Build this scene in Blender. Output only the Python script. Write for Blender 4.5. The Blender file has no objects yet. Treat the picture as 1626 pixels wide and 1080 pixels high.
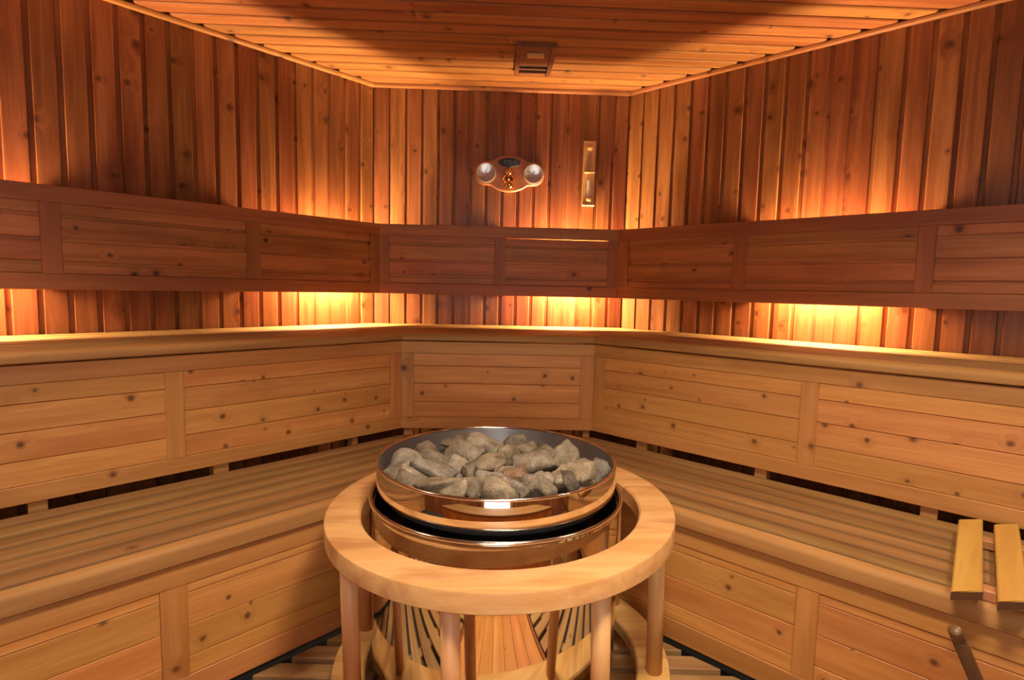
import bpy, bmesh, math, random
from mathutils import Vector, Matrix, noise

SC = bpy.context.scene
COL = SC.collection
R_ = math.radians

# ------------------------------------------------------------------ camera
CAM_H = 1.13
F_PX = 884.48
def set_camera():
    pi, ro, ya = R_(-5.2805), R_(1.2732), R_(2.0112)
    f = Vector((math.sin(ya)*math.cos(pi), math.cos(ya)*math.cos(pi), math.sin(pi)))
    r = Vector((math.cos(ya), -math.sin(ya), 0))
    u = r.cross(f)
    r2 = r*math.cos(ro) + u*math.sin(ro)
    u2 = u*math.cos(ro) - r*math.sin(ro)
    cd = bpy.data.cameras.new('camera')
    cd.sensor_fit = 'HORIZONTAL'; cd.sensor_width = 36.0
    cd.lens = F_PX/1626*36.0
    cd.clip_start = 0.02
    co = bpy.data.objects.new('camera', cd)
    m = Matrix.Identity(4)
    for i in range(3):
        m[i][0] = r2[i]; m[i][1] = u2[i]; m[i][2] = -f[i]
    m[2][3] = CAM_H
    co.matrix_world = m
    COL.objects.link(co); SC.camera = co
set_camera()

# ------------------------------------------------------------------ world, light levels, exposure
w = bpy.data.worlds.new('world'); SC.world = w
w.use_nodes = True
w.node_tree.nodes['Background'].inputs[0].default_value = (1.0, 0.94, 0.90, 1)
w.node_tree.nodes['Background'].inputs[1].default_value = 6.0     # daylight beyond the glass door
LAMP_BEHIND = 850.0         # bulbs behind the backrests (emission strength)
LAMP_COL = (1.0, 0.70, 0.34)
DOWN_POWER = 60.0          # added ceiling fill downlights (watts)
DOWN_COL = (1.0, 0.80, 0.55)
SC.view_settings.view_transform = 'Standard'
SC.view_settings.look = 'None'
SC.view_settings.gamma = 1.0
SC.view_settings.use_curve_mapping = False
SC.view_settings.exposure = 0.0
SC.cycles.use_denoising = True
SC.cycles.max_bounces = 8
SC.cycles.diffuse_bounces = 5
SC.cycles.glossy_bounces = 4
SC.cycles.sample_clamp_indirect = 6.0

# ------------------------------------------------------------------ materials
def nd(nt, typ, **kw):
    n = nt.nodes.new(typ)
    for k, v in kw.items(): setattr(n, k, v)
    return n
def mat_base(name):
    m = bpy.data.materials.new(name); m.use_nodes = True
    nt = m.node_tree
    return m, nt, nt.nodes['Principled BSDF']
def math_n(nt, op, a, b=None, c=None, clamp=False):
    n = nd(nt, 'ShaderNodeMath', operation=op, use_clamp=clamp)
    for i, v in enumerate((a, b, c)):
        if v is None: continue
        if isinstance(v, (int, float)): n.inputs[i].default_value = v
        else: nt.links.new(v, n.inputs[i])
    return n.outputs[0]
def ramp_n(nt, fac, stops):
    n = nd(nt, 'ShaderNodeValToRGB')
    cr = n.color_ramp
    while len(cr.elements) < len(stops): cr.elements.new(0.5)
    for e, (p, c) in zip(cr.elements, stops):
        e.position = p; e.color = (*c, 1) if len(c) == 3 else c
    nt.links.new(fac, n.inputs[0])
    return n.outputs[0]
def mix_n(nt, fac, a, b, mode='MIX'):
    n = nd(nt, 'ShaderNodeMix', data_type='RGBA', blend_type=mode)
    for sock, v in ((n.inputs[0], fac), (n.inputs[6], a), (n.inputs[7], b)):
        if isinstance(v, (int, float)): sock.default_value = v
        elif isinstance(v, tuple): sock.default_value = (*v, 1)
        else: nt.links.new(v, sock)
    return n.outputs[2]
def map_n(nt, vec, scale):
    n = nd(nt, 'ShaderNodeVectorMath', operation='MULTIPLY')
    nt.links.new(vec, n.inputs[0]); n.inputs[1].default_value = scale
    return n.outputs[0]
def noise_n(nt, vec, scale=1.0, detail=3, rough=0.55, dist=0.0):
    n = nd(nt, 'ShaderNodeTexNoise')
    n.inputs['Scale'].default_value = scale; n.inputs['Detail'].default_value = detail
    n.inputs['Roughness'].default_value = rough; n.inputs['Distortion'].default_value = dist
    nt.links.new(vec, n.inputs['Vector'])
    return n.outputs['Fac']

def wood(name, light, dark, knotc, rough=0.45, knots=0.4, knot_r=0.085, stain=(0.30, 0.10, 0.03), stain_amt=0.35,
         var=0.22, grain=1.0, coat=0.0, spec=0.4, st=(0.54, 0.76), sfreq=(2.2, 9, 9)):
    m, nt, b = mat_base(name)
    tc = nd(nt, 'ShaderNodeTexCoord').outputs['Object']
    rnd = nd(nt, 'ShaderNodeObjectInfo').outputs['Random']
    off = nd(nt, 'ShaderNodeCombineXYZ')
    for i, k in enumerate((61.0, 37.0, 23.0)):
        nt.links.new(math_n(nt, 'MULTIPLY', rnd, k), off.inputs[i])
    add = nd(nt, 'ShaderNodeVectorMath', operation='ADD')
    nt.links.new(tc, add.inputs[0]); nt.links.new(off.outputs[0], add.inputs[1])
    P = add.outputs[0]
    # knots live in (length, width) space
    sep = nd(nt, 'ShaderNodeSeparateXYZ'); nt.links.new(P, sep.inputs[0])
    kv = nd(nt, 'ShaderNodeCombineXYZ')
    nt.links.new(sep.outputs[0], kv.inputs[0])
    nt.links.new(math_n(nt, 'ADD', sep.outputs[1], sep.outputs[2]), kv.inputs[1])
    vor = nd(nt, 'ShaderNodeTexVoronoi', voronoi_dimensions='2D')
    vor.inputs['Scale'].default_value = 8.0
    nt.links.new(kv.outputs[0], vor.inputs['Vector'])
    kn = noise_n(nt, P, 60, 2)
    dist = math_n(nt, 'ADD', vor.outputs['Distance'], math_n(nt, 'MULTIPLY', math_n(nt, 'SUBTRACT', kn, 0.5), 0.06))
    cs = nd(nt, 'ShaderNodeSeparateColor'); nt.links.new(vor.outputs['Color'], cs.inputs[0])
    on = math_n(nt, 'LESS_THAN', cs.outputs[0], knots)
    rad = math_n(nt, 'MULTIPLY_ADD', cs.outputs[1], knot_r, knot_r*0.45)
    rel = math_n(nt, 'DIVIDE', dist, rad)
    core = math_n(nt, 'MULTIPLY', math_n(nt, 'SUBTRACT', 1.45, rel, clamp=True), on, clamp=True)
    halo = math_n(nt, 'MULTIPLY', math_n(nt, 'MULTIPLY_ADD', rel, -0.26, 1.0, clamp=True), on, clamp=True)
    # grain
    gv = nd(nt, 'ShaderNodeVectorMath', operation='ADD')
    hv = nd(nt, 'ShaderNodeCombineXYZ')
    for i in (1, 2): nt.links.new(math_n(nt, 'MULTIPLY', halo, 0.030), hv.inputs[i])
    nt.links.new(P, gv.inputs[0]); nt.links.new(hv.outputs[0], gv.inputs[1])
    g1 = noise_n(nt, map_n(nt, gv.outputs[0], (1.3, 26, 26)), 1.0, 3, 0.6, 0.5)
    g2 = noise_n(nt, map_n(nt, gv.outputs[0], (7, 230, 230)), 1.0, 2, 0.6)
    g3 = noise_n(nt, map_n(nt, P, sfreq), 1.0, 3, 0.55)
    gr = ramp_n(nt, g1, [(0.32, (0, 0, 0)), (0.68, (1, 1, 1))])
    c = mix_n(nt, gr, light, dark)
    c = mix_n(nt, math_n(nt, 'MULTIPLY', math_n(nt, 'SUBTRACT', g2, 0.42, clamp=True), 1.3*grain, clamp=True), c, dark)
    st = ramp_n(nt, g3, [(st[0], (0, 0, 0)), (st[1], (1, 1, 1))])
    c = mix_n(nt, math_n(nt, 'MULTIPLY', st, stain_amt), c, stain)
    c = mix_n(nt, math_n(nt, 'MULTIPLY', halo, 0.30), c, tuple(0.55*x + 0.45*y for x, y in zip(dark, knotc)))
    c = mix_n(nt, math_n(nt, 'MULTIPLY', core, 0.92), c, knotc)
    hsv = nd(nt, 'ShaderNodeHueSaturation')
    nt.links.new(c, hsv.inputs['Color'])
    r2 = math_n(nt, 'FRACT', math_n(nt, 'MULTIPLY', rnd, 7.13))
    nt.links.new(math_n(nt, 'MULTIPLY_ADD', rnd, 0.016, 0.492), hsv.inputs['Hue'])
    nt.links.new(math_n(nt, 'MULTIPLY_ADD', r2, var*2, 1.0-var), hsv.inputs['Value'])
    nt.links.new(hsv.outputs[0], b.inputs['Base Color'])
    b.inputs['Roughness'].default_value = rough
    b.inputs['Specular IOR Level'].default_value = spec
    b.inputs['Coat Weight'].default_value = coat
    b.inputs['Coat Roughness'].default_value = 0.25
    bp = nd(nt, 'ShaderNodeBump'); bp.inputs['Strength'].default_value = 0.10
    bp.inputs['Distance'].default_value = 0.004
    h = math_n(nt, 'ADD', g1, math_n(nt, 'MULTIPLY', g2, 0.5))
    h = math_n(nt, 'SUBTRACT', h, math_n(nt, 'MULTIPLY', core, 0.4))
    nt.links.new(h, bp.inputs['Height']); nt.links.new(bp.outputs[0], b.inputs['Normal'])
    return m

def plain(name, col, rough=0.5, metal=0.0, emis=None, estr=0.0, mottled=0.0, scale=30, rr=0.0, coat=0.0):
    m, nt, b = mat_base(name)
    b.inputs['Roughness'].default_value = rough
    b.inputs['Metallic'].default_value = metal
    b.inputs['Coat Weight'].default_value = coat
    tc = nd(nt, 'ShaderNodeTexCoord').outputs['Object']
    n = noise_n(nt, tc, scale, 4)
    c = mix_n(nt, math_n(nt, 'MULTIPLY', n, mottled), col, tuple(x*0.45 for x in col))
    nt.links.new(c, b.inputs['Base Color'])
    if rr: nt.links.new(math_n(nt, 'MULTIPLY_ADD', n, rr, rough-rr*0.5), b.inputs['Roughness'])
    if emis:
        b.inputs['Emission Color'].default_value = (*emis, 1); b.inputs['Emission Strength'].default_value = estr
    return m

M = {}
M['wall'] = wood('wall_spruce', (0.335, 0.132, 0.050), (0.165, 0.052, 0.018), (0.07, 0.022, 0.010), rough=0.36, knots=0.42,
                 stain=(0.13, 0.036, 0.015), stain_amt=0.5, var=0.20, spec=0.35, grain=1.3)
M['ceil'] = wood('ceiling_spruce', (0.40, 0.160, 0.052), (0.23, 0.074, 0.022), (0.07, 0.022, 0.010), rough=0.5, knots=0.40,
                 stain=(0.20, 0.06, 0.02), stain_amt=0.35, var=0.14, spec=0.25)
M['back'] = wood('backrest_spruce', (0.50, 0.190, 0.062), (0.31, 0.100, 0.029), (0.05, 0.018, 0.008), rough=0.5, knots=0.5,
                 stain=(0.17, 0.055, 0.022), stain_amt=0.45, var=0.14)
M['backframe'] = wood('backrest_frame_pine', (0.40, 0.145, 0.050), (0.27, 0.088, 0.028), (0.05, 0.018, 0.008), rough=0.5, knots=0.06,
                 stain=(0.15, 0.05, 0.02), stain_amt=0.4, var=0.10)
M['bench'] = wood('bench_spruce', (0.74, 0.360, 0.115), (0.54, 0.220, 0.058), (0.13, 0.045, 0.016), rough=0.5, knots=0.60, knot_r=0.052,
                 stain=(0.42, 0.155, 0.045), stain_amt=0.8, var=0.12, grain=1.7)
M['benchframe'] = wood('bench_frame_pine', (0.64, 0.305, 0.100), (0.47, 0.195, 0.056), (0.14, 0.05, 0.02), rough=0.5, knots=0.05,
                 stain=(0.34, 0.125, 0.04), stain_amt=0.45, var=0.08)
M['slat'] = wood('bench_slat_obeche', (0.37, 0.205, 0.078), (0.24, 0.118, 0.040), (0.16, 0.07, 0.03), rough=0.62, spec=0.25, knots=0.03,
                 stain=(0.21, 0.10, 0.04), stain_amt=0.4, var=0.10)
M['nosing'] = wood('bench_nosing_obeche', (0.48, 0.250, 0.088), (0.34, 0.155, 0.050), (0.16, 0.07, 0.03), rough=0.6, spec=0.25, knots=0.02,
                 stain=(0.26, 0.11, 0.04), stain_amt=0.4, var=0.08)
M['ring'] = wood('guard_beech', (0.74, 0.46, 0.20), (0.58, 0.31, 0.105), (0.33, 0.14, 0.045), rough=0.42, knots=0.0,
                 stain=(0.40, 0.17, 0.055), stain_amt=0.7, var=0.05, grain=0.9, st=(0.50, 0.66), sfreq=(4.0, 15, 6))
M['post'] = wood('post_beech', (0.74, 0.43, 0.20), (0.62, 0.33, 0.14), (0.33, 0.14, 0.045), rough=0.42, knots=0.02,
                 stain=(0.55, 0.26, 0.10), stain_amt=0.3, var=0.05, grain=0.6)
M['duck'] = wood('duckboard_pine', (0.50, 0.31, 0.14), (0.32, 0.18, 0.07), (0.10, 0.04, 0.02), rough=0.55, knots=0.1,
                 stain=(0.2, 0.09, 0.035), stain_amt=0.5, var=0.12)
M['rest'] = wood('headrest_aspen', (0.60, 0.36, 0.085), (0.48, 0.265, 0.052), (0.16, 0.07, 0.02), rough=0.45, knots=0.0,
                 stain=(0.36, 0.17, 0.03), stain_amt=0.4, var=0.06)
M['restend'] = plain('worn_end_grain', (0.16, 0.065, 0.022), 0.7, mottled=0.8, scale=120)
M['redbar'] = wood('crossbar_pine', (0.52, 0.24, 0.11), (0.38, 0.15, 0.065), (0.1, 0.04, 0.02), rough=0.5, knots=0.0, var=0.05)
M['darkwood'] = wood('ladle_dark_wood', (0.16, 0.075, 0.032), (0.085, 0.036, 0.015), (0.04, 0.02, 0.01), rough=0.4, knots=0.0, var=0.05)
M['plaque'] = wood('plaque_wood', (0.44, 0.175, 0.075), (0.32, 0.110, 0.045), (0.1, 0.03, 0.01), rough=0.4, knots=0.0, var=0.0)
M['lightwood'] = wood('timer_pine', (0.72, 0.42, 0.19), (0.58, 0.30, 0.12), (0.2, 0.08, 0.03), rough=0.45, knots=0.0, var=0.0)
M['ventwood'] = wood('vent_wood', (0.20, 0.070, 0.028), (0.13, 0.042, 0.017), (0.07, 0.02, 0.01), rough=0.42, knots=0.03, var=0.06)
M['steel'] = plain('polished_steel', (0.80, 0.74, 0.66), 0.045, 1.0)
M['rim'] = plain('rolled_steel_rim', (0.86, 0.82, 0.76), 0.16, 1.0)
M['innersteel'] = plain('sooty_steel', (0.55, 0.53, 0.56), 0.46, 1.0, mottled=0.9, scale=9, rr=0.2)
M['black'] = plain('black_enamel', (0.012, 0.012, 0.013), 0.45)
M['floor'] = plain('grey_floor_tile', (0.06, 0.062, 0.065), 0.5, mottled=0.5, scale=14)
M['alu'] = plain('brushed_aluminium', (0.80, 0.80, 0.82), 0.30, 0.75)
M['brass'] = plain('brass', (0.83, 0.55, 0.22), 0.14, 1.0)
M['badge'] = plain('badge_black', (0.018, 0.020, 0.026), 0.4)
M['grey'] = plain('grey_print', (0.20, 0.19, 0.20), 0.5)
M['ink'] = plain('black_ink', (0.03, 0.03, 0.03), 0.5)
M['sand'] = plain('white_sand', (0.85, 0.80, 0.78), 0.9, mottled=0.15, scale=300)
M['porcelain'] = plain('lamp_porcelain', (0.75, 0.73, 0.68), 0.35)
M['bulb'] = plain('lit_bulb', (1.0, 0.7, 0.4), 0.5, emis=LAMP_COL, estr=LAMP_BEHIND)
M['lens'] = plain('downlight_glass', (0.9, 0.88, 0.82), 0.5, emis=DOWN_COL, estr=3.0)
M['dark'] = plain('painted_gap_shade', (0.02, 0.016, 0.012), 0.8)
M['render'] = plain('anteroom_plaster', (0.6, 0.6, 0.6), 0.8)
def glass_mat(name, tint, clear):
    m, nt, b = mat_base(name)
    nt.nodes.remove(b)
    out = nt.nodes['Material Output']
    t = nd(nt, 'ShaderNodeBsdfTransparent'); t.inputs[0].default_value = (*tint, 1)
    g = nd(nt, 'ShaderNodeBsdfGlossy'); g.inputs['Roughness'].default_value = 0.03
    mx = nd(nt, 'ShaderNodeMixShader'); mx.inputs[0].default_value = 1-clear
    nt.links.new(t.outputs[0], mx.inputs[1]); nt.links.new(g.outputs[0], mx.inputs[2])
    nt.links.new(mx.outputs[0], out.inputs[0])
    return m
M['glass'] = glass_mat('clear_glass', (0.95, 0.97, 0.96), 0.90)
def stone_mat(name='peridotite', tint=(1, 1, 1)):
    m, nt, b = mat_base(name)
    tc = nd(nt, 'ShaderNodeTexCoord').outputs['Object']
    rnd = nd(nt, 'ShaderNodeObjectInfo').outputs['Random']
    ad = nd(nt, 'ShaderNodeVectorMath', operation='ADD')
    cx = nd(nt, 'ShaderNodeCombineXYZ'); nt.links.new(math_n(nt, 'MULTIPLY', rnd, 40), cx.inputs[0])
    nt.links.new(tc, ad.inputs[0]); nt.links.new(cx.outputs[0], ad.inputs[1])
    P = ad.outputs[0]
    n1 = noise_n(nt, P, 26, 5, 0.6); n2 = noise_n(nt, P, 170, 3, 0.7); n3 = noise_n(nt, P, 420, 2)
    c = ramp_n(nt, n1, [(0.30, (0.115, 0.085, 0.055)), (0.45, (0.27, 0.205, 0.135)), (0.58, (0.38, 0.295, 0.205)), (0.72, (0.52, 0.44, 0.35))])
    c = mix_n(nt, math_n(nt, 'MULTIPLY', math_n(nt, 'SUBTRACT', n2, 0.5, clamp=True), 3.2, clamp=True), c, (0.08, 0.072, 0.062))
    c = mix_n(nt, math_n(nt, 'MULTIPLY', math_n(nt, 'SUBTRACT', n3, 0.55, clamp=True), 2.0, clamp=True), c, (0.62, 0.55, 0.45))
    c = mix_n(nt, 1.0, c, tint, 'MULTIPLY')
    hsv = nd(nt, 'ShaderNodeHueSaturation'); nt.links.new(c, hsv.inputs['Color'])
    r2 = math_n(nt, 'FRACT', math_n(nt, 'MULTIPLY', rnd, 5.7))
    nt.links.new(math_n(nt, 'MULTIPLY_ADD', r2, 0.45, 0.55), hsv.inputs['Value'])
    nt.links.new(math_n(nt, 'MULTIPLY_ADD', rnd, 0.5, 0.6), hsv.inputs['Saturation'])
    nt.links.new(hsv.outputs[0], b.inputs['Base Color'])
    b.inputs['Roughness'].default_value = 0.85
    bp = nd(nt, 'ShaderNodeBump'); bp.inputs['Strength'].default_value = 0.55; bp.inputs['Distance'].default_value = 0.004
    nt.links.new(math_n(nt, 'ADD', n1, n2), bp.inputs['Height']); nt.links.new(bp.outputs[0], b.inputs['Normal'])
    return m
M['stone'] = stone_mat()
M['stone_dark'] = stone_mat('dark_peridotite', (0.38, 0.36, 0.36))
M['stone_red'] = stone_mat('reddish_peridotite', (1.15, 0.86, 0.72))

# ------------------------------------------------------------------ object helpers
WORLD = {}
def link(name, data, mat=None, parent=None, mw=None):
    o = bpy.data.objects.new(name, data)
    COL.objects.link(o)
    mw = mw or Matrix.Identity(4)
    if mat is not None and data is not None and not data.materials: data.materials.append(M[mat])
    if parent is not None:
        o.parent = parent
        o.matrix_basis = WORLD[parent.name].inverted() @ mw
    else:
        o.matrix_basis = mw
    WORLD[o.name] = mw
    return o
def tag(o, label, cat, group=None):
    o['label'] = label; o['category'] = cat
    if group: o['group'] = group
    return o
def struct(o):
    o['kind'] = 'structure'; return o
def thing(name, label, cat, loc=(0, 0, 0), rot=None, group=None):
    mw = Matrix.Translation(loc)
    if rot is not None: mw = mw @ rot
    return tag(link(name, None, None, None, mw), label, cat, group)
def mesh(name, verts, faces, smooth=False):
    me = bpy.data.meshes.new(name)
    me.from_pydata(verts, [], faces)
    bm = bmesh.new(); bm.from_mesh(me)
    bmesh.ops.recalc_face_normals(bm, faces=bm.faces)
    bm.to_mesh(me); bm.free()
    if smooth: me.polygons.foreach_set('use_smooth', [True]*len(me.polygons))
    me.update()
    return me
def T(x, y, z): return Matrix.Translation((x, y, z))
def rrect(a0, a1, b0, b1, r=0.003, n=1):
    """rounded rectangle in a plane, counter-clockwise"""
    pts = []
    for cx, cy, st in ((a1-r, b1-r, 0), (a0+r, b1-r, 90), (a0+r, b0+r, 180), (a1-r, b0+r, 270)):
        for k in range(n+1):
            t = R_(st + 90*k/n); pts.append((cx+r*math.cos(t), cy+r*math.sin(t)))
    return pts
def prism(name, prof, x0, x1):
    """profile of (y, z) extruded along x; x0, x1 may be functions of y"""
    f0 = x0 if callable(x0) else (lambda y: x0); f1 = x1 if callable(x1) else (lambda y: x1)
    n = len(prof)
    v = [(f0(y), y, z) for y, z in prof] + [(f1(y), y, z) for y, z in prof]
    fs = [tuple(range(n)), tuple(range(2*n-1, n-1, -1))] + [(i, (i+1) % n, n+(i+1) % n, n+i) for i in range(n)]
    return mesh(name, v, fs)
def lathe(name, prof, seg=64, smooth=True, close=False):
    """profile of (r, z) revolved about z"""
    v, fs = [], []
    n = len(prof)
    for i in range(seg):
        a = 2*math.pi*i/seg
        for r, z in prof: v.append((r*math.cos(a), r*math.sin(a), z))
    m_ = n if close else n-1
    for i in range(seg):
        j = (i+1) % seg
        for k in range(m_):
            k2 = (k+1) % n
            fs.append((i*n+k, j*n+k, j*n+k2, i*n+k2))
    me = bpy.data.meshes.new(name)
    me.from_pydata(v, [], fs)
    bm = bmesh.new(); bm.from_mesh(me)
    bmesh.ops.remove_doubles(bm, verts=bm.verts, dist=1e-6)
    bmesh.ops.recalc_face_normals(bm, faces=bm.faces)
    if smooth:
        for f in bm.faces: f.smooth = True
        for e in bm.edges:
            if len(e.link_faces) == 2 and e.calc_face_angle() > R_(38): e.smooth = False
    bm.to_mesh(me); bm.free()
    return me
def cyl(name, r, z0, z1, seg=24, bev=0.002):
    return lathe(name, [(0, z0), (r-bev, z0), (r, z0+bev), (r, z1-bev), (r-bev, z1), (0, z1)], seg)
def boxm(name, x0, x1, y0, y1, z0, z1, r=0.002):
    return prism(name, rrect(y0, y1, z0, z1, r), x0, x1)
def poly_prism(name, pts, z0, z1, bev=0.0):
    n = len(pts)
    if bev:
        cx = sum(p[0] for p in pts)/n; cy = sum(p[1] for p in pts)/n
        ins = []
        for i in range(n):
            a, b_, c = Vector(pts[i-1]), Vector(pts[i]), Vector(pts[(i+1) % n])
            t = (c-a).normalized(); ins.append((b_.x - t.y*bev, b_.y + t.x*bev))
        v = [(x, y, z0) for x, y in pts] + [(x, y, z1-bev) for x, y in pts] + [(x, y, z1) for x, y in ins]
        fs = [tuple(range(n-1, -1, -1)), tuple(range(2*n, 3*n))]
        for k in (0, 1): fs += [(k*n+i, k*n+(i+1) % n, (k+1)*n+(i+1) % n, (k+1)*n+i) for i in range(n)]
    else:
        v = [(x, y, z0) for x, y in pts] + [(x, y, z1) for x, y in pts]
        fs = [tuple(range(n-1, -1, -1)), tuple(range(n, 2*n))] + [(i, (i+1) % n, n+(i+1) % n, n+i) for i in range(n)]
    return mesh(name, v, fs)

# ------------------------------------------------------------------ the room: six walls around, one back corner cut off
XL, XR, YB = -0.639, 0.6922, 3.0
K = math.tan(R_(22.5))
S2 = math.sqrt(0.5)
SIDE = 2.40
CEIL = 2.163
WB = XR-XL
def frame(ox, oy, dx, dy):
    """x along the wall, y into the room, z up"""
    m = Matrix.Identity(4)
    m[0][0], m[1][0] = dx, dy
    m[0][1], m[1][1] = -dy, dx
    m[0][3], m[1][3] = ox, oy
    return m
PL = Vector((XL - S2*SIDE, YB - S2*SIDE)); PR = Vector((XR + S2*SIDE, YB - S2*SIDE))
YF = YB - 2*S2*SIDE
FR = {
    'left': (frame(XL, YB, -S2, -S2), SIDE),
    'back': (frame(XR, YB, -1, 0), WB),
    'right': (frame(PR.x, PR.y, -S2, S2), SIDE),
    'front_left': (frame(PL.x, PL.y, S2, -S2), SIDE),
    'front': (frame(XL, YF, 1, 0), WB),
    'front_right': (frame(XR, YF, S2, S2), SIDE),
}
PITCH = 0.0853
def board_profile(p):
    # shallow tongue strip, chamfer, face, chamfer
    return [(0, -0.012), (p, -0.012), (p, -0.004), (p-0.0035, 0.0), (0.0175, 0.0), (0.0135, -0.0075), (0, -0.0075)]
def wall_board_mesh(p, x0, x1):
    pr = board_profile(p)
    return prism('board', [(y-p/2, z) for y, z in pr], x0, x1)
random.seed(4)
# local x of a board = its length; rotate so that length points up and the face into the room
UP = Matrix(((0, -1, 0, 0), (0, 0, 1, 0), (1, 0, 0, 0), (0, 0, 0, 1)))   # x->z, y->-x, z->y
UP2 = Matrix(((0, 1, 0, 0), (0, 0, 1, 0), (1, 0, 0, 0), (0, 0, 0, 1)))
DOOR_W, DOOR_H = 0.78, 1.96
for wn, (fm, ln) in FR.items():
    if wn == 'front':
        # a wall with a doorway: three panels in one backing
        bm_v, bm_f = [], []
        def addb(x0, x1, z0, z1):
            b0 = len(bm_v)
            for x in (x0, x1):
                for y in (-0.06, -0.012):
                    for z in (z0, z1): bm_v.append((x, y, z))
            bm_f.extend([tuple(b0+i for i in q) for q in ((0, 1, 3, 2), (4, 6, 7, 5), (0, 4, 5, 1), (2, 3, 7, 6), (0, 2, 6, 4), (1, 5, 7, 3))])
        d0, d1 = ln/2-DOOR_W/2, ln/2+DOOR_W/2
        addb(-0.03, d0, 0, CEIL+0.02); addb(d1, ln+0.03, 0, CEIL+0.02); addb(d0, d1, DOOR_H, CEIL+0.02)
        wo = struct(link('wall_front', mesh('wall_front', bm_v, bm_f), 'wall', None, fm))
    else:
        e = 0.03
        wo = struct(link('wall_'+wn, boxm('wall_'+wn, -e, ln+e, -0.06, -0.012, 0, CEIL+0.02, 0.0005), 'wall', None, fm))
    n = max(1, round(ln/PITCH)); p = ln/n
    me = wall_board_mesh(p, -CEIL/2, CEIL/2)
    me_top = wall_board_mesh(p, -(CEIL-DOOR_H)/2, (CEIL-DOOR_H)/2)
    for i in range(n):
        x = (i+0.5)*p
        if wn == 'front' and ln/2-DOOR_W/2-0.02 < x < ln/2+DOOR_W/2+0.02:
            link('board', me_top, 'wall', wo, fm @ T(x, 0, (CEIL+DOOR_H)/2) @ UP)
        else:
            flip = 0
            link('board', me, 'wall', wo, fm @ T(x, 0, CEIL/2) @ UP)

# floor
hexa = [(XL, YB), (PL.x, PL.y), (XL, YF), (XR, YF), (PR.x, PR.y), (XR, YB)]
ex = [(x*1.02, (y-1.3)*1.02+1.3) for x, y in hexa]
struct(link('floor', poly_prism('floor', ex, -0.05, 0.0), 'floor'))
# ceiling: backing plus boards parallel to the back wall
ceil = struct(link('ceiling', poly_prism('ceiling', ex, CEIL+0.012, CEIL+0.06), 'ceil'))
def xspan(y):
    """inner half widths of the room at depth y"""
    if y > PL.y: d = (YB-y)
    else: d = (y-YF)
    return XL-d, XR+d
cp = 0.0853
y = YB - cp/2
FLIP = Matrix.Rotation(math.pi, 4, 'X')
k = 0
random.seed(11)
while y > YF+0.02:
    x0, x1 = xspan(max(min(y, YB-0.01), YF+0.01))
    joints = [x0, x1]
    if random.random() < 0.35 and x1-x0 > 1.6: joints = [x0, random.uniform(x0+0.6, x1-0.6), x1]
    if k == 8: joints = [x0, -0.32, x1]
    for a, b_ in zip(joints[:-1], joints[1:]):
        me = wall_board_mesh(cp, -(b_-a)/2+0.0008, (b_-a)/2-0.0008)
        link('board', me, 'ceil', ceil, T((a+b_)/2, y, CEIL) @ FLIP)
    y -= cp; k += 1
# trims between walls and ceiling
ti = 1
for wn, (fm, ln) in FR.items():
    prof = [(0.0, 2.146), (0.010, 2.146), (0.018, 2.150), (0.021, 2.158), (0.021, CEIL-0.0002), (0.0, CEIL-0.0002)]
    me = prism('trim', prof, (lambda o: K*o*(1 if True else 0)), (lambda o, L=ln: L-K*o))
    struct(link('trim_%d' % ti, me, 'ceil', None, fm)); ti += 1

# door behind the camera: frame, glass, handle
fm, ln = FR['front']
door = struct(link('door_1', boxm('door_frame', -DOOR_W/2, -DOOR_W/2+0.06, -0.05, -0.005, 0.0, DOOR_H, 0.003), 'bench', None, fm @ T(ln/2, 0, 0)))
DM = fm @ T(ln/2, 0, 0)
link('door_frame', boxm('door_frame', DOOR_W/2-0.06, DOOR_W/2, -0.05, -0.005, 0.0, DOOR_H, 0.003), 'bench', door, DM)
link('door_frame', boxm('door_frame', -DOOR_W/2+0.06, DOOR_W/2-0.06, -0.05, -0.005, DOOR_H-0.07, DOOR_H, 0.003), 'bench', door, DM)
link('door_glass', boxm('door_glass', -DOOR_W/2+0.06, DOOR_W/2-0.06, -0.030, -0.022, 0.01, DOOR_H-0.07, 0.001), 'glass', door, DM)
link('door_handle', boxm('door_handle', 0.24, 0.27, -0.022, 0.03, 0.9, 1.2, 0.006), 'bench', door, DM)

# ------------------------------------------------------------------ panelled pieces along a wall
def piece(name, wn, x0, x1, prof, mat, parent, m0=0.0, m1=0.0, smooth=False):
    """prism along a wall frame; profile is (offset from wall, height); ends sheared by m*offset for mitres"""
    fm, ln = FR[wn]
    oc = sum(p[0] for p in prof)/len(prof); zc = sum(p[1] for p in prof)/len(prof)
    xc = ((x0+m0*oc)+(x1+m1*oc))/2
    loc = [(o-oc, z-zc) for o, z in prof]
    me = prism(name, loc, lambda y: x0+m0*(y+oc)-xc, lambda y: x1+m1*(y+oc)-xc)
    if smooth:
        me.polygons.foreach_set('use_smooth', [True]*len(me.polygons))
        bm = bmesh.new(); bm.from_mesh(me)
        for e in bm.edges:
            if len(e.link_faces) == 2 and e.calc_face_angle() > R_(40): e.smooth = False
        bm.to_mesh(me); bm.free()
    return link(name, me, mat, parent, fm @ T(xc, oc, zc))
def ends(wn, off=0.0):
    """start, end, mitre factors of a run along the wall"""
    fm, ln = FR[wn]
    if wn == 'left': return 0.0, ln-0.01, K, 0.0
    if wn == 'right': return 0.01, ln, 0.0, -K
    return 0.0, ln, K, -K
def s2x(wn, s):
    """distance from the back corner (left/right) or world x (back) -> wall frame x"""
    if wn == 'left': return s
    if wn == 'right': return SIDE - s
    return XR - s
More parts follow.
